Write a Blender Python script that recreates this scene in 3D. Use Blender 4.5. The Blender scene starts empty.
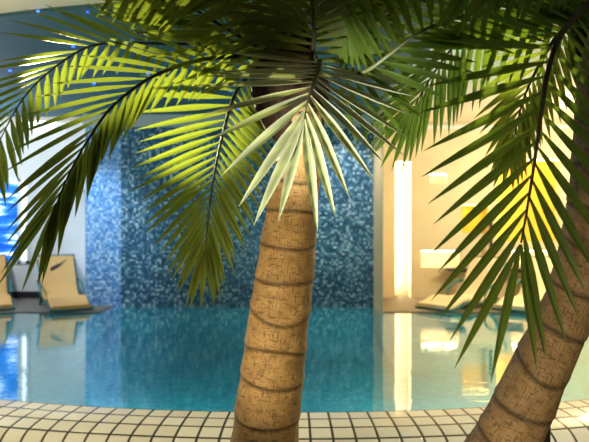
import bpy, bmesh, math, random
from mathutils import Vector, Matrix
random.seed(7)
C = bpy.context.scene
COL = C.collection
F = 620.0                      # focal length in pixels of the 589 px wide frame
EYE = 1.16                     # eye height above the water

# ------------------------------------------------------------------ camera, world, lights, exposure
cam_d = bpy.data.cameras.new('camera'); cam = bpy.data.objects.new('camera', cam_d); COL.objects.link(cam)
cam.location = (0, 0, EYE); cam.rotation_euler = (math.pi/2, 0, 0)
cam_d.sensor_width = 36.0; cam_d.lens = 36.0*F/589.0; cam_d.clip_start = 0.05
cam_d.dof.use_dof = True; cam_d.dof.focus_distance = 2.3; cam_d.dof.aperture_fstop = 3.0
C.camera = cam
w = bpy.data.worlds.new('world'); C.world = w; w.use_nodes = True
w.node_tree.nodes['Background'].inputs[0].default_value = (1.0, 0.86, 0.66, 1)
w.node_tree.nodes['Background'].inputs[1].default_value = 0.06
C.view_settings.view_transform = 'Standard'; C.view_settings.look = 'None'
C.view_settings.exposure = 0.12; C.view_settings.gamma = 1.0; C.view_settings.use_curve_mapping = False

def P(x, y, Y):
    """the point at depth Y seen at pixel x, y"""
    return Vector(((x-294.5)/F*Y, Y, EYE-(y-221)/F*Y))

def light(name, kind, loc, target, energy, color, **kw):
    d = bpy.data.lights.new(name, kind); d.energy = energy; d.color = color
    for k, v in kw.items(): setattr(d, k, v)
    o = bpy.data.objects.new(name, d); COL.objects.link(o); o.location = loc
    o.rotation_euler = (Vector(target)-Vector(loc)).to_track_quat('-Z', 'Y').to_euler()
    return o
# palm uplight, frond spots, wall washers and pool lamps, plus unseen lamps added as fills
light('palm_uplight', 'SPOT', (-1.05, 0.75, 0.30), (-0.03, 2.4, 0.86), 155, (1, .81, .52), spot_size=math.radians(37), spot_blend=.8, shadow_soft_size=.05)
light('frond_spot', 'SPOT', (-1.6, 4.9, 2.0), P(184, 122, 2.86), 1300, (1, .95, .52), spot_size=math.radians(15), spot_blend=.7, shadow_soft_size=.02)
light('frond_spot', 'SPOT', (-2.1, 5.2, 1.95), P(76, 76, 2.9), 1200, (1, .95, .52), spot_size=math.radians(12), spot_blend=.7, shadow_soft_size=.02)
light('frond_spot', 'SPOT', (1.55, 4.6, 2.5), P(508, 60, 2.6), 700, (1, .97, .42), spot_size=math.radians(9.5), spot_blend=.7, shadow_soft_size=.02)
light('fan_spot', 'SPOT', (-0.6, 0.7, 0.55), P(320, 158, 2.15), 480, (1, .95, .80), spot_size=math.radians(21), spot_blend=.8, shadow_soft_size=.04)  # added fill aimed at the fan frond, no fixture there
light('palm_uplight', 'SPOT', (-0.05, 0.9, 0.05), P(528, 385, 2.25), 62, (1, .82, .52), spot_size=math.radians(54), spot_blend=.9, shadow_soft_size=.05)  # lamp added to brighten the second trunk
light('front_spot', 'SPOT', (0.15, -0.3, 2.0), P(516, 335, 1.9), 55, (1, .92, .70), spot_size=math.radians(38), spot_blend=.9, shadow_soft_size=.08)  # unseen fill from behind the camera, added for the big right frond
for x, e in ((-1.9, 3), (-1.0, 4), (0.1, 20), (0.75, 78)):
    light('wall_washer', 'SPOT', (x, 7.75, 2.58), (x, 8.46, 1.3), e, (.96, .98, 1), spot_size=math.radians(80), spot_blend=.9, shadow_soft_size=.05)
light('pillar_washer', 'SPOT', (-2.75, 6.9, 2.58), (-2.6, 8.43, 1.0), 200, (.60, .78, 1), spot_size=math.radians(50), spot_blend=.9, shadow_soft_size=.05)  # added spot standing in for window light on the pale mosaic strip
light('lounge_lamp', 'POINT', (3.95, 7.3, 2.0), (0, 0, 0), 195, (1, .79, .45), shadow_soft_size=.15)  # unseen lamp added to brighten the right wall and ceiling
light('room_lamp', 'POINT', (-4.3, 7.4, 2.1), (0, 0, 0), 105, (.90, .95, 1), shadow_soft_size=.15)  # unseen lamp added to brighten the white left wall
light('ceiling_wash', 'SPOT', (-3.4, 3.0, 1.5), (-2.2, 3.5, 2.63), 150, (1, .80, .50), spot_size=math.radians(70), spot_blend=.8, shadow_soft_size=.1)  # unseen uplight added to brighten the cream ceiling at left
light('rim_spot', 'SPOT', (-2.7, 2.5, 2.5), (-1.0, 3.6, 0), 250, (1, .9, .66), spot_size=math.radians(56), spot_blend=.8, shadow_soft_size=.08)  # unseen pair, left and right, added to light the tiled rim
light('rim_spot', 'SPOT', (2.7, 2.7, 2.5), (1.0, 3.6, 0), 220, (1, .93, .78), spot_size=math.radians(56), spot_blend=.8, shadow_soft_size=.08)
light('pool_lamp', 'AREA', (-1.5, 4.1, -0.12), (-1.5, 5.9, -.5), 36, (.75, .95, 1), shape='RECTANGLE', size=.9, size_y=.2)
light('pool_lamp', 'AREA', (1.6, 4.15, -0.12), (1.6, 5.9, -.5), 52, (.95, .98, .85), shape='RECTANGLE', size=.9, size_y=.2)

# ------------------------------------------------------------------ materials
def mat(name, col, rough=.6, **kw):
    m = bpy.data.materials.new(name); m.use_nodes = True
    b = m.node_tree.nodes['Principled BSDF']
    b.inputs['Base Color'].default_value = (*col, 1); b.inputs['Roughness'].default_value = rough
    for k, v in kw.items(): b.inputs[k.replace('_', ' ')].default_value = v
    return m
def nd(m, t, **kw):
    n = m.node_tree.nodes.new(t)
    for k, v in kw.items(): setattr(n, k, v)
    return n
def lk(m, a, b): m.node_tree.links.new(a, b)
def ramp(m, fac, stops, interp='LINEAR'):
    r = nd(m, 'ShaderNodeValToRGB'); r.color_ramp.interpolation = interp
    e = r.color_ramp.elements
    while len(e) < len(stops): e.new(.5)
    for el, (p, c) in zip(e, stops): el.position = p; el.color = (*c, 1)
    lk(m, fac, r.inputs[0]); return r.outputs[0]
def bump(m, h, strength, dist=.01, rough=None):
    b = nd(m, 'ShaderNodeBump'); b.inputs['Strength'].default_value = strength; b.inputs['Distance'].default_value = dist
    lk(m, h, b.inputs['Height']); lk(m, b.outputs[0], m.node_tree.nodes['Principled BSDF'].inputs['Normal'])
def bsdf(m): return m.node_tree.nodes['Principled BSDF']
def noisy(name, a, b, scale, rough=.6, bstr=0.0, detail=4):
    m = mat(name, a, rough); t = nd(m, 'ShaderNodeTexCoord'); n = nd(m, 'ShaderNodeTexNoise')
    n.inputs['Scale'].default_value = scale; n.inputs['Detail'].default_value = detail
    lk(m, t.outputs['Object'], n.inputs['Vector'])
    lk(m, ramp(m, n.outputs['Fac'], [(.35, a), (.65, b)]), bsdf(m).inputs['Base Color'])
    if bstr: bump(m, n.outputs['Fac'], bstr)
    return m

M = {}
M['cream_wall'] = noisy('cream plaster', (.76, .66, .46), (.80, .70, .50), 3, .8, .05)
M['warm_cream'] = noisy('warm cream plaster', (.80, .58, .29), (.84, .62, .32), 3, .8)  # warm light on the wall return put into its cream
M['white_wall'] = noisy('white plaster', (.74, .76, .78), (.80, .82, .84), 3, .8, .05)
M['ceiling'] = noisy('cream ceiling', (.80, .70, .54), (.84, .74, .58), 2, .85, .05)
M['teal'] = noisy('blue green ceiling paint', (.022, .098, .130), (.027, .112, .145), 4, .6, .03)
M['band'] = noisy('grey plaster band', (.40, .42, .38), (.46, .47, .42), 5, .8)
M['deck'] = noisy('stone deck', (.16, .14, .11), (.22, .19, .15), 14, .6, .1)
M['floor'] = noisy('grey stone floor', (.15, .14, .13), (.23, .22, .20), 30, .6, .1)
M['gold'] = noisy('golden yellow paint', (.85, .50, .035), (.90, .56, .05), 6, .7)  # yellow niche light put into the colour
M['dark'] = mat('dark painted wood', (.012, .014, .018), .5)
M['white_paint'] = mat('white paint', (.82, .84, .86), .4)
M['cushion'] = noisy('beige canvas', (.74, .42, .14), (.80, .48, .18), 40, .85, .15)
M['cream_cushion'] = noisy('cream canvas', (.80, .68, .46), (.86, .74, .52), 40, .85, .15)
M['teal_metal'] = mat('teal painted metal', (.02, .17, .20), .35, Metallic=.2)
M['black'] = mat('black print', (.015, .012, .01), .6)
M['post'] = mat('dark brown metal', (.05, .042, .035), .4, Metallic=.7)
M['pole'] = mat('dark grey metal', (.05, .05, .055), .4, Metallic=.4)
M['box'] = mat('pale plastic', (.70, .72, .74), .4)

def emis(name, col, s):
    m = mat(name, col, .5); b = bsdf(m)
    b.inputs['Emission Color'].default_value = (*col, 1); b.inputs['Emission Strength'].default_value = s
    return m
M['led_blue'] = emis('blue led', (.04, .16, 1.0), 3.0)
M['lamp_warm'] = emis('warm lamp', (1, .80, .48), 22.0)
M['lamp_gold'] = emis('golden lamp', (1, .70, .20), 12.0)
M['lamp_strip'] = emis('warm strip', (1, .84, .60), 30.0)
M['lamp_cool'] = emis('cool lamp', (.85, .93, 1), 6.0)

def mosaic(name, stops, grout):
    m = mat(name, (.1, .3, .5), .22); t = nd(m, 'ShaderNodeTexCoord')
    s = nd(m, 'ShaderNodeVectorMath', operation='SCALE'); s.inputs['Scale'].default_value = 1/.029
    lk(m, t.outputs['UV'], s.inputs[0])
    fl = nd(m, 'ShaderNodeVectorMath', operation='FLOOR'); lk(m, s.outputs[0], fl.inputs[0])
    wn = nd(m, 'ShaderNodeTexWhiteNoise', noise_dimensions='2D'); lk(m, fl.outputs[0], wn.inputs['Vector'])
    c = ramp(m, wn.outputs['Value'], stops)
    fr = nd(m, 'ShaderNodeVectorMath', operation='FRACTION'); lk(m, s.outputs[0], fr.inputs[0])
    se = nd(m, 'ShaderNodeSeparateXYZ'); lk(m, fr.outputs[0], se.inputs[0])
    mn = nd(m, 'ShaderNodeMath', operation='MINIMUM'); lk(m, se.outputs[0], mn.inputs[0]); lk(m, se.outputs[1], mn.inputs[1])
    g = nd(m, 'ShaderNodeMath', operation='GREATER_THAN'); g.inputs[1].default_value = .10; lk(m, mn.outputs[0], g.inputs[0])
    mx = nd(m, 'ShaderNodeMixRGB'); mx.inputs[1].default_value = grout
    lk(m, g.outputs[0], mx.inputs[0]); lk(m, c, mx.inputs[2]); lk(m, mx.outputs[0], bsdf(m).inputs['Base Color'])
    # every chip sits at a slightly different tilt
    sb = nd(m, 'ShaderNodeVectorMath', operation='SUBTRACT'); sb.inputs[1].default_value = (.5, .5, .5)
    lk(m, wn.outputs['Color'], sb.inputs[0])
    sc = nd(m, 'ShaderNodeVectorMath', operation='SCALE'); sc.inputs['Scale'].default_value = .35; lk(m, sb.outputs[0], sc.inputs[0])
    geo = nd(m, 'ShaderNodeNewGeometry')
    ad = nd(m, 'ShaderNodeVectorMath', operation='ADD'); lk(m, geo.outputs['Normal'], ad.inputs[0]); lk(m, sc.outputs[0], ad.inputs[1])
    no = nd(m, 'ShaderNodeVectorMath', operation='NORMALIZE'); lk(m, ad.outputs[0], no.inputs[0]); lk(m, no.outputs[0], bsdf(m).inputs['Normal'])
    return m
M['mosaic'] = mosaic('glass mosaic', [(0, (.012, .045, .080)), (.35, (.028, .088, .155)), (.62, (.062, .165, .26)), (.82, (.17, .31, .41)), (1, (.53, .64, .68))], (.08, .16, .20, 1))
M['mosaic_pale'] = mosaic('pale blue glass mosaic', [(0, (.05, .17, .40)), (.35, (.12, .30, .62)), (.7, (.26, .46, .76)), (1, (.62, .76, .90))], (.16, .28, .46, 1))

def tiles():
    m = mat('cream glazed tiles', (.8, .75, .6), .18); t = nd(m, 'ShaderNodeTexCoord')
    fr = nd(m, 'ShaderNodeVectorMath', operation='FRACTION'); lk(m, t.outputs['UV'], fr.inputs[0])
    fl = nd(m, 'ShaderNodeVectorMath', operation='FLOOR'); lk(m, t.outputs['UV'], fl.inputs[0])
    wn = nd(m, 'ShaderNodeTexWhiteNoise', noise_dimensions='2D'); lk(m, fl.outputs[0], wn.inputs['Vector'])
    c = ramp(m, wn.outputs['Value'], [(0, (.74, .67, .50)), (1, (.82, .76, .60))])
    se = nd(m, 'ShaderNodeSeparateXYZ'); lk(m, fr.outputs[0], se.inputs[0])
    ds = []
    for i in (0, 1):
        a = nd(m, 'ShaderNodeMath', operation='SUBTRACT'); a.inputs[1].default_value = .5; lk(m, se.outputs[i], a.inputs[0])
        b = nd(m, 'ShaderNodeMath', operation='ABSOLUTE'); lk(m, a.outputs[0], b.inputs[0]); ds.append(b)
    mx = nd(m, 'ShaderNodeMath', operation='MAXIMUM'); lk(m, ds[0].outputs[0], mx.inputs[0]); lk(m, ds[1].outputs[0], mx.inputs[1])
    g = nd(m, 'ShaderNodeMapRange'); g.inputs['From Min'].default_value = .425; g.inputs['From Max'].default_value = .455
    lk(m, mx.outputs[0], g.inputs['Value'])
    cm = nd(m, 'ShaderNodeMixRGB'); cm.inputs[2].default_value = (.060, .050, .018, 1)
    lk(m, g.outputs[0], cm.inputs[0]); lk(m, c, cm.inputs[1]); lk(m, cm.outputs[0], bsdf(m).inputs['Base Color'])
    inv = nd(m, 'ShaderNodeMath', operation='SUBTRACT'); inv.inputs[0].default_value = 1; lk(m, g.outputs[0], inv.inputs[1])
    bump(m, inv.outputs[0], .6, .004)
    return m
M['tiles'] = tiles()

def pool_mat():
    m = mat('pool mosaic', (.08, .4, .5), .5); t = nd(m, 'ShaderNodeTexCoord')
    v = nd(m, 'ShaderNodeTexVoronoi'); v.inputs['Scale'].default_value = 20; lk(m, t.outputs['Object'], v.inputs['Vector'])
    se = nd(m, 'ShaderNodeSeparateXYZ'); lk(m, v.outputs['Color'], se.inputs[0])
    lk(m, ramp(m, se.outputs[0], [(0, (.03, .30, .36)), (1, (.08, .46, .52))]), bsdf(m).inputs['Base Color'])
    return m
M['pool'] = pool_mat()

def water():
    m = bpy.data.materials.new('pool water'); m.use_nodes = True; nt = m.node_tree; nt.nodes.clear()
    out = nd(m, 'ShaderNodeOutputMaterial'); t = nd(m, 'ShaderNodeTexCoord')
    mp = nd(m, 'ShaderNodeMapping'); mp.inputs['Scale'].default_value = (1.0, 1.6, 1); lk(m, t.outputs['Object'], mp.inputs[0])
    n = nd(m, 'ShaderNodeTexNoise'); n.inputs['Scale'].default_value = 7; n.inputs['Detail'].default_value = 2.5; n.inputs['Distortion'].default_value = .6
    lk(m, mp.outputs[0], n.inputs['Vector'])
    b = nd(m, 'ShaderNodeBump'); b.inputs['Strength'].default_value = .06; b.inputs['Distance'].default_value = .02; lk(m, n.outputs['Fac'], b.inputs['Height'])
    fr = nd(m, 'ShaderNodeFresnel'); fr.inputs['IOR'].default_value = 1.33
    k = nd(m, 'ShaderNodeMath', operation='MULTIPLY'); k.use_clamp = True; k.inputs[1].default_value = 1.75; lk(m, fr.outputs[0], k.inputs[0])
    tr = nd(m, 'ShaderNodeBsdfTransparent'); tr.inputs[0].default_value = (.62, .93, .95, 1)
    gl = nd(m, 'ShaderNodeBsdfGlossy'); gl.inputs['Roughness'].default_value = .03; gl.inputs['Color'].default_value = (.93, .98, .98, 1)
    lk(m, b.outputs[0], gl.inputs['Normal'])
    mx = nd(m, 'ShaderNodeMixShader'); lk(m, k.outputs[0], mx.inputs[0]); lk(m, tr.outputs[0], mx.inputs[1]); lk(m, gl.outputs[0], mx.inputs[2])
    lk(m, mx.outputs[0], out.inputs['Surface'])
    return m
M['water'] = water()

def window_glow():
    # a lit pane with blue and white bands behind it
    m = mat('lit blue window', (.1, .3, .8), .2); t = nd(m, 'ShaderNodeTexCoord')
    mp = nd(m, 'ShaderNodeMapping'); mp.inputs['Scale'].default_value = (1.3, 1, 7); lk(m, t.outputs['Object'], mp.inputs[0])
    n = nd(m, 'ShaderNodeTexNoise'); n.inputs['Scale'].default_value = 1.6; n.inputs['Detail'].default_value = 3; lk(m, mp.outputs[0], n.inputs['Vector'])
    c = ramp(m, n.outputs['Fac'], [(.40, (.006, .08, .50)), (.54, (.02, .18, .78)), (.59, (.25, .55, 1)), (.64, (1, 1, 1))])
    lk(m, c, bsdf(m).inputs['Emission Color']); lk(m, c, bsdf(m).inputs['Base Color']); bsdf(m).inputs['Emission Strength'].default_value = 1.15
    return m
M['glow'] = window_glow()
M['glow_white'] = emis('lit white pane', (.93, .97, 1), 1.2)

def bark(name, a, b, dk):
    m = mat(name, a, .62); t = nd(m, 'ShaderNodeTexCoord')
    mp = nd(m, 'ShaderNodeMapping'); mp.inputs['Scale'].default_value = (5, 9, 1); lk(m, t.outputs['UV'], mp.inputs[0])
    n = nd(m, 'ShaderNodeTexNoise'); n.inputs['Scale'].default_value = 1.6; n.inputs['Detail'].default_value = 7; n.inputs['Roughness'].default_value = .65
    lk(m, mp.outputs[0], n.inputs['Vector'])
    c = ramp(m, n.outputs['Fac'], [(.30, a), (.68, b)])
    # short dark fissures: some run up the trunk, some around it
    def streak(sx, sy, lo, hi):
        q = nd(m, 'ShaderNodeMapping'); q.inputs['Scale'].default_value = (sx, sy, 1); lk(m, t.outputs['UV'], q.inputs[0])
        z = nd(m, 'ShaderNodeTexNoise'); z.inputs['Scale'].default_value = 1; z.inputs['Detail'].default_value = 2.5; z.inputs['Distortion'].default_value = .4
        lk(m, q.outputs[0], z.inputs['Vector'])
        r = nd(m, 'ShaderNodeMapRange'); r.inputs['From Min'].default_value = lo; r.inputs['From Max'].default_value = hi; r.inputs['To Min'].default_value = .40; lk(m, z.outputs['Fac'], r.inputs['Value'])
        return r.outputs[0]
    mm = nd(m, 'ShaderNodeMath', operation='MINIMUM'); lk(m, streak(130, 26, .34, .44), mm.inputs[0]); lk(m, streak(22, 120, .34, .44), mm.inputs[1])
    mx = nd(m, 'ShaderNodeMixRGB'); mx.inputs[1].default_value = (*dk, 1); lk(m, mm.outputs[0], mx.inputs[0]); lk(m, c, mx.inputs[2])
    at = nd(m, 'ShaderNodeAttribute', attribute_name='scar')
    m3 = nd(m, 'ShaderNodeMixRGB'); m3.inputs[2].default_value = (*[x*.7 for x in dk], 1); lk(m, at.outputs['Fac'], m3.inputs[0]); lk(m, mx.outputs[0], m3.inputs[1])
    lk(m, m3.outputs[0], bsdf(m).inputs['Base Color'])
    h = nd(m, 'ShaderNodeMath', operation='MULTIPLY_ADD'); h.inputs[1].default_value = .6; lk(m, mm.outputs[0], h.inputs[0]); lk(m, n.outputs['Fac'], h.inputs[2])
    bump(m, h.outputs[0], .7, .006)
    return m
M['bark'] = bark('palm bark', (.36, .21, .075), (.62, .40, .15), (.10, .055, .02))
M['bark_brown'] = bark('brown palm bark', (.26, .16, .07), (.42, .27, .12), (.06, .035, .015))
M['fibre'] = noisy('brown crown fibre', (.014, .007, .004), (.060, .026, .014), 30, .9, .6, 8)

def leafmat(name, a, b, trans, tw=.24):
    m = mat(name, a, .34); nt = m.node_tree; t = nd(m, 'ShaderNodeTexCoord')
    u = nd(m, 'ShaderNodeSeparateXYZ'); lk(m, t.outputs['UV'], u.inputs[0])
    # u: across the blade (0..1, midrib .5), v: a number per leaflet
    n = nd(m, 'ShaderNodeTexNoise'); n.inputs['Scale'].default_value = 9; lk(m, t.outputs['Object'], n.inputs['Vector'])
    c1 = ramp(m, n.outputs['Fac'], [(.3, a), (.7, b)])
    wv = nd(m, 'ShaderNodeMath', operation='MULTIPLY'); wv.inputs[1].default_value = 34; lk(m, u.outputs[0], wv.inputs[0])
    sn = nd(m, 'ShaderNodeMath', operation='SINE'); lk(m, wv.outputs[0], sn.inputs[0])
    mr = nd(m, 'ShaderNodeMapRange'); mr.inputs['From Min'].default_value = -1; mr.inputs['To Min'].default_value = .78; mr.inputs['To Max'].default_value = 1.12
    lk(m, sn.outputs[0], mr.inputs['Value'])
    vm = nd(m, 'ShaderNodeVectorMath', operation='SCALE'); lk(m, c1, vm.inputs[0]); lk(m, mr.outputs[0], vm.inputs['Scale'])
    lk(m, vm.outputs[0], bsdf(m).inputs['Base Color'])
    tl = nd(m, 'ShaderNodeBsdfTranslucent'); tl.inputs[0].default_value = (*trans, 1)
    mx = nd(m, 'ShaderNodeMixShader'); mx.inputs[0].default_value = tw
    lk(m, bsdf(m).outputs[0], mx.inputs[1]); lk(m, tl.outputs[0], mx.inputs[2]); lk(m, mx.outputs[0], nt.nodes['Material Output'].inputs['Surface'])
    return m
M['leaf'] = leafmat('palm leaflet', (.055, .080, .010), (.10, .125, .018), (.50, .60, .06))
M['leaf_light'] = leafmat('light palm leaflet', (.11, .145, .030), (.18, .21, .05), (.50, .60, .06))  # lit copy of the leaflet, front light put into its colour
M['leaf_green'] = leafmat('green palm leaflet', (.050, .095, .012), (.085, .135, .020), (.38, .54, .06))
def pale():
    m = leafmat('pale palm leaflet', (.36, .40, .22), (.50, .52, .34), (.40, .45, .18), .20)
    # strong light and edge gloss painted in: pale edges, green band along the fold
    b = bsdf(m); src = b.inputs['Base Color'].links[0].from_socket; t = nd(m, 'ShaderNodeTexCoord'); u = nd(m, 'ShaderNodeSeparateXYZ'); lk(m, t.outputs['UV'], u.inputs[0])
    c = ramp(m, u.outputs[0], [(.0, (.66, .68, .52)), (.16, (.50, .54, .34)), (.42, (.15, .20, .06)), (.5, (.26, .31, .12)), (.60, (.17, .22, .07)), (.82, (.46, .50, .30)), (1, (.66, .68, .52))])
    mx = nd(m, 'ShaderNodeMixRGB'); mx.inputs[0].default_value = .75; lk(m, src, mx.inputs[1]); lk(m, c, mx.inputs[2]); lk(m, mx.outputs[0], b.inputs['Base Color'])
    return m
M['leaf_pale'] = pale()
M['rachis'] = mat('dark frond stem', (.030, .028, .012), .5)
M['rachis_green'] = mat('green frond stem', (.10, .12, .035), .5)

# ------------------------------------------------------------------ helpers
def obj(name, bm, m, parent=None, smooth=True):
    me = bpy.data.meshes.new(name); bmesh.ops.recalc_face_normals(bm, faces=bm.faces); bm.to_mesh(me); bm.free()
    me.materials.append(m)
    if smooth:
        for p in me.polygons: p.use_smooth = True
        try: me.set_sharp_from_angle(angle=math.radians(40))
        except Exception: pass
    o = bpy.data.objects.new(name, me); COL.objects.link(o)
    if parent: o.parent = parent
    return o
def tag(o, label, cat, group=None, kind=None):
    o['label'] = label; o['category'] = cat
    if group: o['group'] = group
    if kind: o['kind'] = kind
    return o
def thing(name, label, cat, loc=(0, 0, 0), group=None):
    o = bpy.data.objects.new(name, None); COL.objects.link(o); o.location = loc; o.empty_display_size = .1
    return tag(o, label, cat, group)
def struct(name, bm, m, label, cat, smooth=False):
    return tag(obj(name, bm, m, None, smooth), label, cat, None, 'structure')
def box(bm, a, b, bev=0.0):
    a, b = Vector(a), Vector(b)
    r = bmesh.ops.create_cube(bm, size=1); vs = r['verts']
    bmesh.ops.scale(bm, vec=b-a, verts=vs); bmesh.ops.translate(bm, vec=(a+b)/2, verts=vs)
    if bev:
        es = list({e for v in vs for e in v.link_edges})
        bmesh.ops.bevel(bm, geom=es, offset=bev, segments=3, affect='EDGES', profile=.5)
def boxo(name, a, b, m, parent=None, bev=0.0):
    bm = bmesh.new(); box(bm, a, b, bev); return obj(name, bm, m, parent)
def spline(pts, n):
    """Catmull-Rom through pts, n samples evenly spread by length"""
    p = [Vector(q) for q in pts]; p = [p[0]*2-p[1]] + p + [p[-1]*2-p[-2]]
    fine = []
    for i in range(1, len(p)-2):
        for k in range(24):
            t = k/24; a, b, c, d = p[i-1], p[i], p[i+1], p[i+2]
            fine.append(.5*((2*b)+(c-a)*t+(2*a-5*b+4*c-d)*t*t+(3*b-a-3*c+d)*t**3))
    fine.append(p[-2])
    L = [0]
    for a, b in zip(fine, fine[1:]): L.append(L[-1]+(b-a).length)
    out, j = [], 0
    for k in range(n):
        s = L[-1]*k/(n-1)
        while j < len(L)-2 and L[j+1] < s: j += 1
        f = 0 if L[j+1] == L[j] else (s-L[j])/(L[j+1]-L[j])
        out.append(fine[j].lerp(fine[j+1], min(1, f)))
    return out, L[-1]
def tube(bm, pts, rad, seg=8, flat=1.0, ref=Vector((0, 0, 1))):
    rings = []; n = len(pts)
    for i, p in enumerate(pts):
        t = (pts[min(i+1, n-1)]-pts[max(i-1, 0)]).normalized()
        a = t.cross(ref)
        if a.length < 1e-3: a = t.cross(Vector((1, 0, 0)))
        a.normalize(); b = a.cross(t)
        r = rad(i/(n-1)) if callable(rad) else rad
        rings.append([bm.verts.new(p+(a*math.cos(2*math.pi*k/seg)+b*flat*math.sin(2*math.pi*k/seg))*r) for k in range(seg)])
    for r0, r1 in zip(rings, rings[1:]):
        for k in range(seg): bm.faces.new((r0[k], r0[(k+1) % seg], r1[(k+1) % seg], r1[k]))
    bm.faces.new(rings[0][::-1]); bm.faces.new(rings[-1])
def disc_poly(pts, z): return [Vector((x, y, z)) for x, y in pts]
def prism(bm, pts, z0, z1):
    lo = [bm.verts.new((x, y, z0)) for x, y in pts]; hi = [bm.verts.new((x, y, z1)) for x, y in pts]
    bm.faces.new(lo[::-1]); bm.faces.new(hi)
    for i in range(len(pts)):
        j = (i+1) % len(pts); bm.faces.new((lo[i], lo[j], hi[j], hi[i]))

# ------------------------------------------------------------------ setting
MY, BY, DY, CZ = 8.46, 9.25, 7.85, 2.63        # mosaic wall, back walls, deck edge, ceiling
CY, R = 10.55, 6.80                            # the rim is an arc about (0, CY)
PY = 8.40                                       # depth of the pillar's near corner
XL, XD, XR = (86-294.5)/F*PY, (99-294.5)/F*DY, (383-294.5)/F*DY      # the mosaic block's near corners
ML, MR = (121-294.5)/F*MY, (373.5-294.5)/F*MY

def quads(bm, rows, uvs=None):
    uvl = bm.loops.layers.uv.verify()
    vs = [[bm.verts.new(p) for p in r] for r in rows]
    for i in range(len(vs)-1):
        for k in range(len(vs[0])-1):
            f = bm.faces.new((vs[i][k], vs[i+1][k], vs[i+1][k+1], vs[i][k+1]))
            if uvs:
                for l, (a, b) in zip(f.loops, ((i, k), (i+1, k), (i+1, k+1), (i, k+1))): l[uvl].uv = uvs[a][b]
# ceiling and its blue panel
bm = bmesh.new(); box(bm, (-7, -1.0, CZ), (7, BY+.3, CZ+.15)); struct('ceiling', bm, M['ceiling'], 'cream ceiling around the blue green panel over the pool', 'ceiling')
pts = []
for k in range(33):
    a = -1.25+k*(1.25+.175)/32; pts.append((6.5*math.sin(a), CY-6.5*math.cos(a)))
pts += [(1.18, 4.9), (1.1, 5.6), (1.08, 6.6), (1.15, 8.6), (-6.1, 8.6)]
bm = bmesh.new(); prism(bm, pts, CZ-.025, CZ+.02); struct('trim_1', bm, M['teal'], 'blue green ceiling panel with tiny blue lights over the pool', 'ceiling panel')
# floor on the camera's side, decks
bm = bmesh.new(); prism(bm, [((R+.40)*math.sin(a), CY-(R+.40)*math.cos(a)) for a in [-.97+k*1.94/40 for k in range(41)]]+[(7, 6.4), (7, -1), (-7, -1), (-7, 6.4)], -.35, -.20); struct('floor', bm, M['floor'], 'grey stone floor in front of the tiled pool rim', 'floor')
bm = bmesh.new(); box(bm, (-7, DY, -1.4), (XD, BY+.2, .012)); struct('floor_left', bm, M['deck'], 'brown deck behind the pool under the two left loungers', 'floor')
bm = bmesh.new(); box(bm, (XR, DY, -1.4), (7, BY+.2, .012)); struct('floor_right', bm, M['deck'], 'brown deck behind the pool under the right loungers', 'floor')
# mosaic block with a splayed left face and cream right return
def wallstrip(name, segs, z0, z1, m, label, cat):
    bm = bmesh.new(); d = 0; rows = []; uvs = []
    for (x, y) in segs:
        if rows: d += math.hypot(x-rows[-1][0][0], y-rows[-1][0][1])
        rows.append([(x, y, z0), (x, y, z1)]); uvs.append([(d, z0), (d, z1)])
    quads(bm, rows, uvs); return struct(name, bm, m, label, cat)
wallstrip('wall_pillar', [(XL-.02, BY), (XL, PY), (ML, MY)], -1.4, 2.44, M['mosaic_pale'], 'pale blue mosaic strip at the left end of the mosaic wall', 'wall')
wallstrip('wall_mosaic', [(ML, MY), (MR, MY)], -1.4, 2.44, M['mosaic'], 'blue glass mosaic wall rising from the water behind the palms', 'wall')
wallstrip('wall_return', [(MR, MY), (XR, DY), (XR+.02, BY)], -1.4, CZ, M['warm_cream'], 'narrow cream return at the right end of the mosaic wall', 'wall')
bm = bmesh.new(); prism(bm, [(XL-.03, PY-.04), (ML+.02, MY-.05), (MR, MY-.05), (MR, MY+.1), (ML, MY+.1), (XL-.03, BY)], 2.44, CZ-.025); struct('trim_2', bm, M['band'], 'plain band above the blue mosaic wall', 'trim')
# left wall with its window
WX0, WX1, WZ0, WZ1 = P(-45, 0, BY).x, P(30, 0, BY).x, P(0, 264, BY).z, P(0, 178, BY).z
def holed_wall(name, x0, x1, z0, z1, holes, depth, m, label):
    bm = bmesh.new()
    xs = sorted({x0, x1, *[h[0] for h in holes], *[h[1] for h in holes]}); zs = sorted({z0, z1, *[h[2] for h in holes], *[h[3] for h in holes]})
    for a, b in zip(xs, xs[1:]):
        for c, d in zip(zs, zs[1:]):
            mx, mz = (a+b)/2, (c+d)/2
            if any(h[0] < mx < h[1] and h[2] < mz < h[3] for h in holes): continue
            bm.faces.new([bm.verts.new(p) for p in ((a, BY, c), (b, BY, c), (b, BY, d), (a, BY, d))])
    for a, b, c, d in holes:
        fr = [(a, c), (b, c), (b, d), (a, d)]
        for (p, q), (r, s) in zip(fr, fr[1:]+fr[:1]):
            bm.faces.new([bm.verts.new(v) for v in ((p, BY, q), (p, BY+depth, q), (r, BY+depth, s), (r, BY, s))])
        bm.faces.new([bm.verts.new((p, BY+depth, q)) for p, q in fr])
    bmesh.ops.remove_doubles(bm, verts=bm.verts, dist=1e-5)
    return struct(name, bm, m, label, 'wall')
holed_wall('wall_left', -7, XL, -.1, CZ, [(WX0, WX1, WZ0, WZ1)], .14, M['white_wall'], 'white wall with the lit blue window behind the left loungers')
win = tag(bpy.data.objects.new('window_1', None), 'lit blue and white window above the leftmost lounger', 'window', None, 'structure'); COL.objects.link(win)
win.location = ((WX0+WX1)/2, BY+.06, WZ0)
def local(o, parent):      # parent keeping the world place
    o.parent = parent; o.matrix_parent_inverse = Matrix.Translation(-parent.location); return o
bm = bmesh.new()
fw = .05; mul = P(19.5, 0, BY).x
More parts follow.
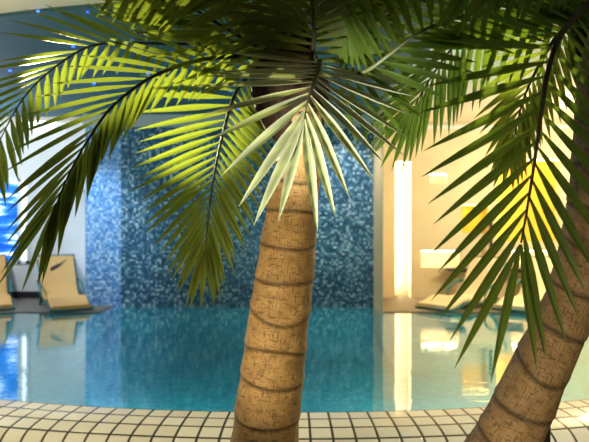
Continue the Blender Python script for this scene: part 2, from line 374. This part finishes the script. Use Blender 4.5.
for a, b in (((WX0, WZ0), (WX1, WZ0+fw)), ((WX0, WZ1-fw), (WX1, WZ1)), ((WX0, WZ0), (WX0+fw, WZ1)), ((WX1-fw, WZ0), (WX1, WZ1)), ((mul-.02, WZ0), (mul+.02, WZ1)), ((mul, (WZ0+WZ1)/2-.1), (WX1, (WZ0+WZ1)/2-.06))):
    box(bm, (a[0], BY-.02, a[1]), (b[0], BY+.06, b[1]))
local(obj('window_frame', bm, M['white_paint']), win)
local(boxo('pane', (WX0+.02, BY+.07, WZ0+.02), (mul, BY+.09, WZ1-.02), M['glow']), win)
local(boxo('pane', (mul, BY+.07, WZ0+.02), (WX1-.02, BY+.09, WZ1-.02), M['glow_white']), win)
bm = bmesh.new(); box(bm, (-7, BY-.03, .012), (P(90, 0, BY).x, BY+.01, .11)); struct('baseboard_left', bm, M['dark'], 'dark baseboard along the white left wall', 'baseboard')
x0, x1 = P(67, 0, 9.15).x, P(86, 0, 9.15).x
bm = bmesh.new(); box(bm, (x0, 9.12, .012), (x1, BY+.01, CZ)); struct('trim_3', bm, M['white_wall'], 'pale pilaster between left wall and the mosaic', 'pilaster')
# right wall with its lit niches
def H(x0, y0, x1, y1): a, b = P(x0, y0, BY), P(x1, y1, BY); return (a.x, b.x, b.z, a.z)
niches = [H(395, 160, 411, 298.5), H(430, 172, 447, 183), H(462, 203, 490, 233), H(421, 249, 459, 267), H(497, 158, 560, 242), H(512, 249, 548, 264)]
holed_wall('wall_right', XR, 7, -.1, CZ, niches, .20, M['cream_wall'], 'cream wall with lit niches behind the right loungers')
bm = bmesh.new(); box(bm, (XR+.02, BY-.06, 2.53), (7, BY+.01, 2.585)); struct('trim_4', bm, M['white_paint'], 'thin white cornice line on the cream right wall', 'trim')
# walls to the sides, far outside the view, close the room
bm = bmesh.new(); box(bm, (-7.1, -1, -.2), (-7, BY+.2, CZ)); struct('wall_side_left', bm, M['white_wall'], 'white side wall beyond the left end of pool', 'wall')
bm = bmesh.new(); box(bm, (7, -1, -.2), (7.1, BY+.2, CZ)); struct('wall_side_right', bm, M['cream_wall'], 'cream side wall beyond the right end of pool', 'wall')
# pool basin and water
arc = [(R*math.sin(a), CY-R*math.cos(a)) for a in [-.93+k*1.86/64 for k in range(65)]]
bm = bmesh.new()
rows = [[(x, y, -.02), (x, y, -.5)] for x, y in arc]; quads(bm, rows)
fl = [bm.verts.new((x, y, -.5)) for x, y in arc+[(arc[-1][0], 8.6), (arc[0][0], 8.6)]]; bm.faces.new(fl)
LINE = ((-5.6, DY-.02), (XD+.03, DY-.02), (XD+.05, MY-.04), (ML, MY-.04), (MR-.02, MY-.04), (XR-.03, DY-.02), (5.6, DY-.02))
quads(bm, [[(x, y-o, z) for o, z in ((0, -.02), (.02, -.18), (.08, -.27), (.2, -.34), (.42, -.405), (.75, -.455), (1.2, -.488), (1.7, -.4995))] for x, y in LINE])
struct('pool_basin', bm, M['pool'], 'blue green tiled pool basin under the water', 'pool', True)
bm = bmesh.new(); bm.faces.new([bm.verts.new((x, y, 0)) for x, y in arc+[(arc[-1][0], DY-.01), (XR-.02, DY-.01), (MR-.01, MY-.01), (ML, MY-.01), (XD+.01, MY-.02), (XD+.01, DY-.01), (arc[0][0], DY-.01)]])
tag(obj('pool_water', bm, M['water'], None, False), 'still blue green pool water mirroring walls and loungers', 'water', None, 'stuff')
# tiled rim: flat top, rounded shoulder, upright face
T = .121; prof = [(-.05, -.10), (-.015, -.004), (0, .004)]
o_, z_ = 0.0, .004
for k in range(40):                      # the slope grows row by row until the face stands upright
    u = (k+.5)/6; sl = math.radians(.5+1.5*u+.8*u**2.2+max(0, u-2.9)*30); o_ += .02*math.cos(sl); z_ -= .02*math.sin(sl); prof.append((o_, z_))
    if z_ < -.22: break
prof.append((o_+.002, -.26))
bm = bmesh.new(); rows, uvs = [], []
ls = [0]
for a, b in zip(prof, prof[1:]): ls.append(ls[-1]+math.hypot(b[0]-a[0], b[1]-a[1]))
l0 = ls[2]
for k in range(221):
    a = -.93+1.86*k/220; rows.append([((R+o)*math.sin(a), CY-(R+o)*math.cos(a), z) for o, z in prof]); uvs.append([((a*(R+.15))/T+60.3, (l-l0)/T+2) for l in ls])
quads(bm, rows, uvs); struct('trim_5', bm, M['tiles'], 'curved pool rim of square cream tiles with dark grout', 'pool rim', True)

# ------------------------------------------------------------------ palms
def trunk_mesh(bm, pts, rad, nseg, sides=40, seed=1, tilt=.0, lip=.055):
    rnd = random.Random(seed); n = nseg*18+1; path, L = spline(pts, n)
    uvl = bm.loops.layers.uv.verify(); sc = bm.verts.layers.float.new('scar')
    off = [[rnd.uniform(-.15, .15) for _ in range(4)] for _ in range(nseg+2)]
    rings, us = [], []
    for i, p in enumerate(path):
        t = (path[min(i+1, n-1)]-path[max(i-1, 0)]).normalized()
        a = t.cross(Vector((0, 1, 0))).normalized(); b = a.cross(t)
        v = i/(n-1); r0 = rad(v); ring = []
        for k in range(sides):
            th = 2*math.pi*k/sides
            q = v*nseg; s = int(q+.5); o = off[min(s, nseg+1)]
            q += o[0]*math.cos(th+o[1]*20)+.6*o[2]*math.cos(2*th+o[3]*30)+tilt*math.cos(th)
            q += -.15*math.sin(th); f = q % 1.0
            g = min(f, 1-f)
            r = 1+lip*(.5-f)*.7 - .060*math.exp(-(g/.04)**2)+ .030*math.exp(-(g/.13)**2)
            r += .010*math.sin(3*th+q*2.1)+.008*math.sin(7*th+q*5)
            vv = bm.verts.new(p+(a*math.cos(th)+b*math.sin(th))*r0*r)
            vv[sc] = math.exp(-(g/.06)**2)*.95
            ring.append(vv)
        rings.append(ring); us.append(v*L)
    for i in range(n-1):
        for k in range(sides):
            k2 = (k+1) % sides
            f = bm.faces.new((rings[i][k], rings[i][k2], rings[i+1][k2], rings[i+1][k]))
            for l, (u, v) in zip(f.loops, ((k/sides, us[i]), ((k+1)/sides, us[i]), ((k+1)/sides, us[i+1]), (k/sides, us[i+1]))): l[uvl].uv = (u, v)
    bm.faces.new(rings[0][::-1]); bm.faces.new(rings[-1])

def frond(parent, pts, n, up, lenL, lenR, angL=(80, 18), angR=(80, 18), W=.030, droop=.12, N=(0, -1, .2), stem=.011, t0=.12, m='leaf', sm='rachis', lift=0.0, seed=0, label=None, fold=.42, roll=(0, 0)):
    """pts: midrib points; lenL/lenR: leaflet lengths (base, middle, tip); ang: angle to the midrib at base and tip"""
    rnd = random.Random(seed+len(pts)*31+n); path, L = spline(pts, 80); N = Vector(N).normalized()
    bm = bmesh.new(); uvl = bm.loops.layers.uv.verify()
    def leaf(t, s, ang, ln):
        i = min(79, max(0, t*79)); i0 = int(i); p = path[i0].lerp(path[min(79, i0+1)], i-i0)
        T = (path[min(79, i0+2)]-path[max(0, i0-2)]).normalized()
        S = T.cross(N)
        S.normalize(); Nf = S.cross(T).normalized()
        a = math.radians(ang)+rnd.uniform(-.04, .04)
        d = (T*math.cos(a)+S*s*math.sin(a)+Nf*(lift+rnd.uniform(-.05, .05))).normalized()
        ln *= rnd.uniform(.93, 1.05); dr = droop*rnd.uniform(.7, 1.3)
        pp = p+d*.004; segs = 9; vs = []; cur = Vector(pp)
        for q in range(segs+1):
            u = q/segs; dd = (d+Vector((0, 0, -1))*dr*2*u).normalized()
            B = dd.cross(Nf)
            B.normalize(); B = Matrix.Rotation(math.radians(roll[0] if s > 0 else roll[1]), 3, dd) @ B; Nn = B.cross(dd)
            wd = W*.5*min(1, (.22+2.6*u))*(1-max(0, (u-.42)/.58)**1.7)
            if q == segs: wd = .0004
            vs.append([bm.verts.new(cur-B*wd), bm.verts.new(cur-Nn*wd*fold*2), bm.verts.new(cur+B*wd)])
            cur = cur+dd*(ln/segs)
        idv = rnd.random()
        for a_, b_ in zip(vs, vs[1:]):
            for k in (0, 1):
                f = bm.faces.new((a_[k], a_[k+1], b_[k+1], b_[k]))
                for l, uu in zip(f.loops, (k*.5, k*.5+.5, k*.5+.5, k*.5)): l[uvl].uv = (uu, idv)
    def pick(l, t): return l[0]+(l[1]-l[0])*t*2 if t < .5 else l[1]+(l[2]-l[1])*(t*2-1)
    for k in range(n):
        f = k/(n-1); t = t0+(1-t0)*f
        leaf(t, 1, angL[0]+(angL[1]-angL[0])*f**up, pick(lenL, f))
        leaf(min(1, t+.3*(1-t0)/n), -1, angR[0]+(angR[1]-angR[0])*f**up, pick(lenR, f))
    leaf(1, 1, 2, pick(lenL, 1)*.95)
    o = obj('frond', bm, M[m], parent)
    if label: o['label'] = label
    b2 = bmesh.new(); tube(b2, path, lambda t: stem*(1-.78*t), 8, .7, N); st = obj('midrib', b2, M[sm], o)
    o.matrix_parent_inverse = Matrix.Translation(-parent.location)
    return o
PX = lambda l: [P(*q) for q in l]

# palm one: straight in front of the mosaic wall
p1 = thing('palm_tree', 'tall palm with pale ringed trunk in front of the blue mosaic wall', 'palm tree', P(253, 545, 2.6))
bm = bmesh.new(); path1 = PX([(252, 545, 2.6), (259, 490, 2.6), (265, 440, 2.6), (269, 400, 2.6), (275, 350, 2.6), (281.5, 300, 2.6), (287.5, 250, 2.6), (293, 205, 2.6), (299, 160, 2.6), (304, 110, 2.6)])
def r1(v): return (.150-.045*v-.026*max(0, (v-.62)/.38)**1.2)
trunk_mesh(bm, path1, r1, 13, seed=5); tr = obj('trunk', bm, M['bark'], p1); tr.matrix_parent_inverse = Matrix.Translation(-p1.location)
def crown(parent, pts, rads, seed):
    rnd = random.Random(seed); bm = bmesh.new(); path, L = spline(pts, 40); sides = 48; rings = []
    for i, p in enumerate(path):
        t = (path[min(i+1, 39)]-path[max(i-1, 0)]).normalized(); a = t.cross(Vector((0, 1, 0))).normalized(); b = a.cross(t)
        v = i/39*(len(rads)-1); j = min(len(rads)-2, int(v)); r = rads[j]+(rads[j+1]-rads[j])*(v-j)
        rings.append([bm.verts.new(p+(a*math.cos(2*math.pi*k/sides)+b*math.sin(2*math.pi*k/sides))*r*(1+.10*math.sin(k*2*math.pi*7/sides+i*.22)+rnd.uniform(-.03, .03))) for k in range(sides)])
    for q, s in zip(rings, rings[1:]):
        for k in range(sides): bm.faces.new((q[k], q[(k+1) % sides], s[(k+1) % sides], s[k]))
    bm.faces.new(rings[0][::-1]); bm.faces.new(rings[-1])
    o = obj('crown_fibre', bm, M['fibre'], parent); o.matrix_parent_inverse = Matrix.Translation(-parent.location); return o
crown(p1, PX([(301, 178, 2.6), (300, 140, 2.62), (292, 105, 2.66), (288, 75, 2.68), (292, 45, 2.68), (298, 22, 2.68)]), (.070, .082, .14, .165, .12, .04), 3)

fr = lambda *a, **k: frond(p1, *a, **k)
# sweeping left in two arches
fr(PX([(300, 62, 2.6), (262, 57, 2.58), (225, 57, 2.56), (190, 63, 2.54), (150, 78, 2.52), (112, 107, 2.48), (88, 140, 2.44), (70, 172, 2.4), (57, 202, 2.38)]), 22, .9, (.36, .44, .38), (.20, .28, .34), (46, 12), (58, 10), W=.031, droop=.05, N=(.1, -1, .35), roll=(24, -6), seed=1, stem=.013, t0=.2)
fr(PX([(290, 52, 2.8), (240, 42, 2.9), (190, 44, 2.95), (136, 43, 3.0), (95, 45, 3.0), (68, 58, 3.0), (41, 79, 2.98), (20, 103, 2.95), (5, 130, 2.9), (-8, 158, 2.86)]), 25, .8, (.46, .50, .40), (.16, .20, .30), (30, 22), (92, 30), W=.031, droop=.04, N=(0, -1, .3), roll=(24, -6), seed=2, t0=.22, stem=.012)
# hanging in the middle
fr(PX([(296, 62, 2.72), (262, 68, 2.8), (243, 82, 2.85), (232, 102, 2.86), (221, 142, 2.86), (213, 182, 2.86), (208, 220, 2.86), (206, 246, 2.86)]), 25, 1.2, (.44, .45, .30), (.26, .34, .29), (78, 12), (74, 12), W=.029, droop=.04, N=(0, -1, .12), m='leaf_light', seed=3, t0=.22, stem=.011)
# fan towards the camera
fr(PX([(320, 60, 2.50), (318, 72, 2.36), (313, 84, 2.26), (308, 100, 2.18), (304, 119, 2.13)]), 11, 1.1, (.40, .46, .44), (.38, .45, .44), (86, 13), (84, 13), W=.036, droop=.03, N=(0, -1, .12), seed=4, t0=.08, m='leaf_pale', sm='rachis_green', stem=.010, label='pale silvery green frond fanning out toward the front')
# up and to the left
fr(PX([(300, 52, 2.66), (262, 48, 2.6), (227, 29, 2.52), (187, 5, 2.45), (150, -14, 2.4)]), 18, .9, (.34, .36, .3), (.42, .46, .36), (40, 25), (28, 20), W=.026, droop=.05, N=(0, -1, -.2), seed=5, t0=.08)
fr(PX([(306, 45, 2.58), (280, 8, 2.38), (248, -26, 2.22), (205, -44, 2.1), (160, -50, 2.0)]), 20, .9, (.34, .38, .3), (.34, .38, .3), (80, 35), (70, 40), W=.030, droop=.15, N=(0, -1, -.3), seed=6, t0=.05)
fr(PX([(306, 42, 2.7), (296, 10, 2.78), (280, -22, 2.85), (262, -60, 2.9)]), 16, .9, (.40, .40, .3), (.40, .40, .3), (80, 25), (80, 25), W=.036, droop=.12, N=(.1, -1, -.3), seed=7, t0=.02)
# in front of the crown, rising out of the picture
fr(PX([(312, 62, 2.52), (314, 34, 2.42), (312, 0, 2.3), (306, -40, 2.15)]), 15, .9, (.34, .36, .3), (.34, .36, .3), (84, 30), (84, 30), W=.034, droop=.10, N=(0, -1, -.4), seed=17, t0=.02)
# to the right
fr(PX([(318, 74, 2.56), (345, 76, 2.46), (366, 71, 2.38), (389, 55, 2.32), (420, 32, 2.26), (457, 18, 2.2), (500, 6, 2.15), (545, 0, 2.1)]), 24, .9, (.30, .33, .28), (.26, .24, .2), (60, 20), (96, 60), W=.028, droop=.03, N=(0, -1, -.15), seed=8, t0=.12, sm='rachis_green', stem=.010, m='leaf_green')
fr(PX([(312, 46, 2.72), (332, 24, 2.76), (382, 18, 2.8), (430, -4, 2.8), (470, -34, 2.8)]), 18, .9, (.40, .42, .3), (.36, .36, .3), (75, 22), (72, 22), W=.034, droop=.10, N=(0, -1, -.2), seed=9, t0=.04, m='leaf_green')
fr(PX([(310, 42, 2.62), (330, 5, 2.52), (365, -28, 2.42), (410, -52, 2.35)]), 18, .9, (.32, .36, .3), (.34, .40, .3), (75, 25), (75, 30), W=.032, droop=.15, N=(0, -1, -.2), seed=10, t0=.04, m='leaf_green')

# palm two: leaning trunk at the right
p2 = thing('palm_tree', 'palm with leaning brown trunk at the right edge in front of rim', 'palm tree', P(430, 596, 2.25))
bm = bmesh.new(); path2 = PX([(428, 596, 2.25), (462, 515, 2.25), (505, 442, 2.25), (537, 375, 2.25), (556, 335, 2.25), (574, 295, 2.25), (588, 245, 2.25), (596, 195, 2.25), (601, 140, 2.25), (605, 85, 2.25), (609, 35, 2.25)])
trunk_mesh(bm, path2, lambda v: .140-.045*min(1, v/.5), 14, seed=11, lip=.05); tr = obj('trunk', bm, M['bark_brown'], p2); tr.matrix_parent_inverse = Matrix.Translation(-p2.location)
crown(p2, PX([(607, 60, 2.25), (609, 25, 2.27), (611, -5, 2.3), (612, -40, 2.3), (613, -60, 2.3)]), (.095, .12, .14, .11, .04), 4)
fr2 = lambda *a, **k: frond(p2, *a, **k)
fr2(PX([(607, -14, 2.26), (586, 6, 2.06), (561, 35, 1.94), (548, 72, 1.89), (541, 115, 1.87), (534, 165, 1.85), (527, 210, 1.85), (521, 243, 1.85)]), 21, 1.45, (.42, .42, .43), (.38, .38, .40), (78, 19), (80, 17), W=.028, droop=.02, N=(-.05, -1, .05), seed=11, t0=.14, m='leaf_green', stem=.014)
fr2(PX([(605, -10, 2.36), (570, 2, 2.46), (540, 8, 2.52), (502, 14, 2.56), (470, 32, 2.58), (449, 52, 2.58), (428, 82, 2.58), (415, 105, 2.58)]), 20, 1.1, (.30, .36, .32), (.34, .38, .30), (60, 14), (80, 10), W=.026, droop=.06, N=(0, -1, .15), seed=12, t0=.15, m='leaf_green')
fr2(PX([(602, -4, 2.42), (568, 22, 2.56), (543, 58, 2.64), (524, 98, 2.68), (513, 142, 2.70)]), 18, .9, (.28, .30, .22), (.28, .30, .22), (66, 14), (66, 14), W=.028, droop=.15, N=(-.15, -1, .1), seed=13, t0=.12)
fr2(PX([(604, -24, 2.25), (570, -30, 2.1), (520, -26, 1.95), (470, -14, 1.85)]), 16, .9, (.26, .28, .26), (.22, .26, .26), (60, 25), (50, 25), W=.028, droop=.05, N=(0, -1, .2), seed=14, t0=.15, m='leaf_green')

# ------------------------------------------------------------------ loungers
def ribbon(bm, prof, half, th):
    n = len(prof); rows = []
    for i, (s, z) in enumerate(prof):
        a = prof[max(0, i-1)]; b = prof[min(n-1, i+1)]; t = Vector((b[0]-a[0], b[1]-a[1])).normalized(); nr = Vector((t.y, -t.x))
        if nr.y < 0: nr = -nr
        r = []
        for x, k in ((-half, .15), (-half+.012, .5), (0, .56), (half-.012, .5), (half, .15), (half, -.15), (half-.012, -.5), (0, -.5), (-half+.012, -.5), (-half, -.15)):
            r.append(bm.verts.new((x, -(s+nr.x*th*k), z+nr.y*th*k)))
        rows.append(r)
    m = len(rows[0])
    for r0, r1_ in zip(rows, rows[1:]):
        for k in range(m): bm.faces.new((r0[k], r0[(k+1) % m], r1_[(k+1) % m], r1_[k]))
    bm.faces.new(rows[0][::-1]); bm.faces.new(rows[-1])
def prof_pts(keys, n):
    p, _ = spline([(s, 0, z) for s, z in keys], n); return [(q.x, q.z) for q in p]
BACK = [(0, .63), (.13, .45), (.27, .24), (.40, .125)]
SEAT = [(.41, .12), (.55, .095), (.72, .11), (.88, .135)]
FOOT = [(.89, .135), (1.0, .125), (1.16, .075), (1.30, .055)]
def lounger(label, loc, yaw, cush, sc=1.0, hw=.26, mark=False, group='sun loungers'):
    t = thing('sun_lounger', label, 'sun lounger', loc, group); t.rotation_euler = (0, 0, yaw); t.scale = (sc,)*3
    bm = bmesh.new(); ribbon(bm, prof_pts(BACK, 14), hw, .045); bk = obj('backrest', bm, M[cush], t)
    bm = bmesh.new(); ribbon(bm, prof_pts(SEAT, 10), hw, .045); obj('seat', bm, M[cush], t)
    bm = bmesh.new(); ribbon(bm, prof_pts(FOOT, 10), hw, .045); obj('footrest', bm, M[cush], t)
    bm = bmesh.new(); full = [Vector((0, -s, z-.035)) for s, z in prof_pts(BACK+SEAT[1:]+FOOT[1:], 40)]
    for sx in (-1, 1): tube(bm, [v+Vector((sx*(hw+.012), 0, 0)) for v in full], .014, 8)
    tube(bm, [Vector((-hw-.012, -.0, .645)), Vector((hw+.012, -.0, .645))], .017, 8)
    tube(bm, [full[-1]+Vector((-hw-.012, 0, 0)), full[-1]+Vector((hw+.012, 0, 0))], .014, 8)
    obj('frame', bm, M['teal_metal'], t)
    for sx in (-1, 1):
        bm = bmesh.new(); x = sx*(hw+.035); a, _ = spline([(x, -.20, .30), (x, -.30, .31), (x, -.50, .25), (x, -.58, .14), (x, -.52, .015)], 16); tube(bm, a, .018, 8)
        obj('armrest', bm, M['teal_metal'], t)
        bm = bmesh.new(); tube(bm, [Vector((sx*hw*.9, -.33, .16)), Vector((sx*hw*.9, -.20, .012))], .013, 8); obj('leg', bm, M['teal_metal'], t)
        bm = bmesh.new(); tube(bm, [Vector((sx*hw*.9, -.98, .10)), Vector((sx*hw*.9, -1.0, .012))], .013, 8); obj('leg', bm, M['teal_metal'], t)
    if mark:    # the dark slanting tapered stroke printed on the backrest
        bm = bmesh.new(); pf = prof_pts(BACK, 60); vs = []
        for k in range(13):
            u = k/12; x = -.10+.22*u; i = int(22-14*u**1.4); wd = 6.0*math.sin(math.pi*min(1, .12+u*.88))**.8*(1-.65*u)+.5
            lo, hi = pf[int(min(59, i+wd/2))], pf[int(max(0, i-wd/2))]
            vs.append([bm.verts.new((x, -(q[0]+.0245), q[1]+.0185)) for q in (lo, hi)])
        for a, b in zip(vs, vs[1:]): bm.faces.new((a[0], a[1], b[1], b[0]))
        r = bmesh.ops.extrude_face_region(bm, geom=bm.faces[:]); bmesh.ops.translate(bm, vec=(0, -.004, .003), verts=[v for v in r['geom'] if isinstance(v, bmesh.types.BMVert)])
        obj('logo', bm, M['black'], bk)
    return t
G = .012
lounger('beige lounger with dark mark on backrest, beside the mosaic wall', (-3.46, 9.0, G), math.radians(29), 'cushion', hw=.24, mark=True)
lounger('beige lounger below the blue window, cut by the left edge', (-4.46, 9.0, G), math.radians(29), 'cushion', hw=.24)
lounger('cream lounger beside the tall light slit, first right of the mosaic', (P(489, 0, 8.78).x, 8.78, G), math.radians(-50), 'cream_cushion', sc=.98, hw=.27)
lounger('cream lounger behind the leaning palm, farther right', (P(546, 0, 8.8).x, 8.8, G), math.radians(-40), 'cream_cushion', sc=.98, hw=.25)

# table with a pole through it, behind the right loungers
tx = P(491, 0, 9.13).x; tz = P(0, 269, 9.13).z
t = thing('pedestal_table', 'dark slatted table on a tall pole behind the cream loungers', 'table', (tx, 9.13, G))
bm = bmesh.new()
for k in range(4): box(bm, (-.66, -.10+k*.05, tz-G-.02), (.66, -.06+k*.05, tz-G+.012), .008)
for s in (-1, 1): box(bm, (s*.42-.03, -.10, tz-G-.045), (s*.42+.03, .09, tz-G-.02), .004)
obj('table_top', bm, M['pole'], t)
bm = bmesh.new(); tube(bm, [Vector((0, 0, .0)), Vector((0, 0, P(0, 222, 9.13).z-G))], .026, 12); obj('pole', bm, M['pole'], t)
bm = bmesh.new(); prism(bm, [(.10*math.cos(k*math.pi/12), .10*math.sin(k*math.pi/12)) for k in range(24)], 0, .03); obj('base', bm, M['pole'], t)
# small pale box on the wall beside the mosaic
t = thing('wall_box', 'small pale box fixed on the pilaster left of the mosaic', 'wall box', P(82, 191, 9.1))
a, b = P(75, 191, 9.1), P(89.5, 177, 9.1)
bm = bmesh.new(); box(bm, (a.x-t.location.x, -.05, 0), (b.x-t.location.x, .02, b.z-a.z), .012); obj('housing', bm, M['box'], t)
bm = bmesh.new(); box(bm, (a.x-t.location.x+.03, -.056, .03), (b.x-t.location.x-.03, -.05, b.z-a.z-.03)); obj('cover', bm, M['white_paint'], t)
# linear lamp high on the left wall
a, b = P(18, 126, BY), P(58, 119, BY)
t = thing('wall_lamp', 'white linear lamp high on the white left wall', 'lamp', ((a.x+b.x)/2, BY, a.z)); hw = (b.x-a.x)/2
bm = bmesh.new(); box(bm, (-hw, -.02, -.0), (hw, 0, .10), .006); obj('back_plate', bm, M['white_paint'], t)
bm = bmesh.new(); tube(bm, [Vector((-hw+.02, -.045, .05)), Vector((hw-.02, -.045, .05))], .028, 12); obj('tube', bm, M['lamp_cool'], t)
# lamps in the niches
for (x0, x1, z0, z1), m, label in zip(niches, ('lamp_warm', 'lamp_warm', 'lamp_gold', 'lamp_warm', 'lamp_gold', 'lamp_warm'),
        ('lamp at the top of the tall slit niche', 'lamp in the smallest niche, high beside the tall slit', 'lamp in the square golden niche of the cream wall', 'lamp in the wide low niche beside the tall slit', 'lamp in the large golden niche behind the big frond', 'lamp in the low niche behind the palm frond at right')):
    t = thing('niche_lamp', label, 'lamp', ((x0+x1)/2, BY+.035, z1), 'lamps in the wall niches'); hw = (x1-x0)/2
    bm = bmesh.new(); box(bm, (-hw+.005, -.025, -.03), (hw-.005, .025, -.001), .003); obj('housing', bm, M['white_paint'], t)
    if z1-z0 > 1:      # the tall slit has a strip running down behind its left edge too
        bm = bmesh.new(); box(bm, (-hw+.002, .05, z0-z1+.12), (-hw+.008, .10, -.05)); obj('strip', bm, M['lamp_strip'], t)
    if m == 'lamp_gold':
        bm = bmesh.new(); box(bm, (-hw+.004, .145, z0-z1+.004), (hw-.004, .160, -.036)); obj('backing', bm, M['gold'], t)['label'] = 'golden yellow back panel'  # added panel, its paint carries the niche's yellow light
    bm = bmesh.new(); box(bm, (-hw+.012, -.018, -.036), (hw-.012, .03, -.030)); obj('diffuser', bm, M[m], t)
# metal post in front of the rim at right
b = P(547, 0, 3.1)
t = thing('metal_post', 'short dark metal post in front of rim, beside the leaning trunk', 'post', (b.x, 3.1, -.20))
bm = bmesh.new(); tube(bm, [Vector((0, 0, 0)), Vector((0, 0, P(0, 418, 3.1).z+.2))], .017, 12); obj('shaft', bm, M['post'], t)
bm = bmesh.new(); prism(bm, [(.05*math.cos(k*math.pi/10), .05*math.sin(k*math.pi/10)) for k in range(20)], 0, .012); obj('base_plate', bm, M['post'], t)

# star lights in the blue panel
def star_at(x, y):
    Y = (CZ-.025-EYE)*F/(221-y); return ((x-294.5)/F*Y, Y, CZ-.025)
STARS = [(73, 46, 'blue star light left of the arching frond tops'), (10, 70, 'upper blue star light at the left edge, of a close pair'), (11, 76, 'lower blue star light at the left edge, of a close pair'),
         (201, 66, 'blue star light just under the long left frond'), (231, 90, 'upper blue star light beside the hanging frond stem'), (238, 108, 'lower blue star light beside the hanging frond stem'),
         (94, 83, 'blue star light between the two left fronds'), (107, 95, 'blue star light low between the two left fronds'), (148, 73, 'pale star light above the long frond'), (179, 83, 'blue star light behind the brightly lit hanging leaflets'),
         (38, 10.5, 'faint star light near the edge of the blue panel'), (88, 11, 'faint star light near the panel edge, farther right'), (252, 30, 'star light between the topmost fronds'), (132, 40, 'star light above the left arching frond')]
proto = None
for x, y, lb in STARS:
    loc = star_at(x, y)
    if proto is None:
        bm = bmesh.new(); bmesh.ops.create_uvsphere(bm, u_segments=12, v_segments=8, radius=.016); bmesh.ops.scale(bm, vec=(1, 1, .6), verts=bm.verts)
        o = proto = obj('star_light', bm, M['led_blue'])
    else:
        o = proto.copy(); COL.objects.link(o)
    o.location = (loc[0], loc[1], loc[2]-.005); tag(o, lb, 'star light', 'blue star lights in the ceiling panel')
    s = loc[1]/6.0; o.scale = (s, s, s)
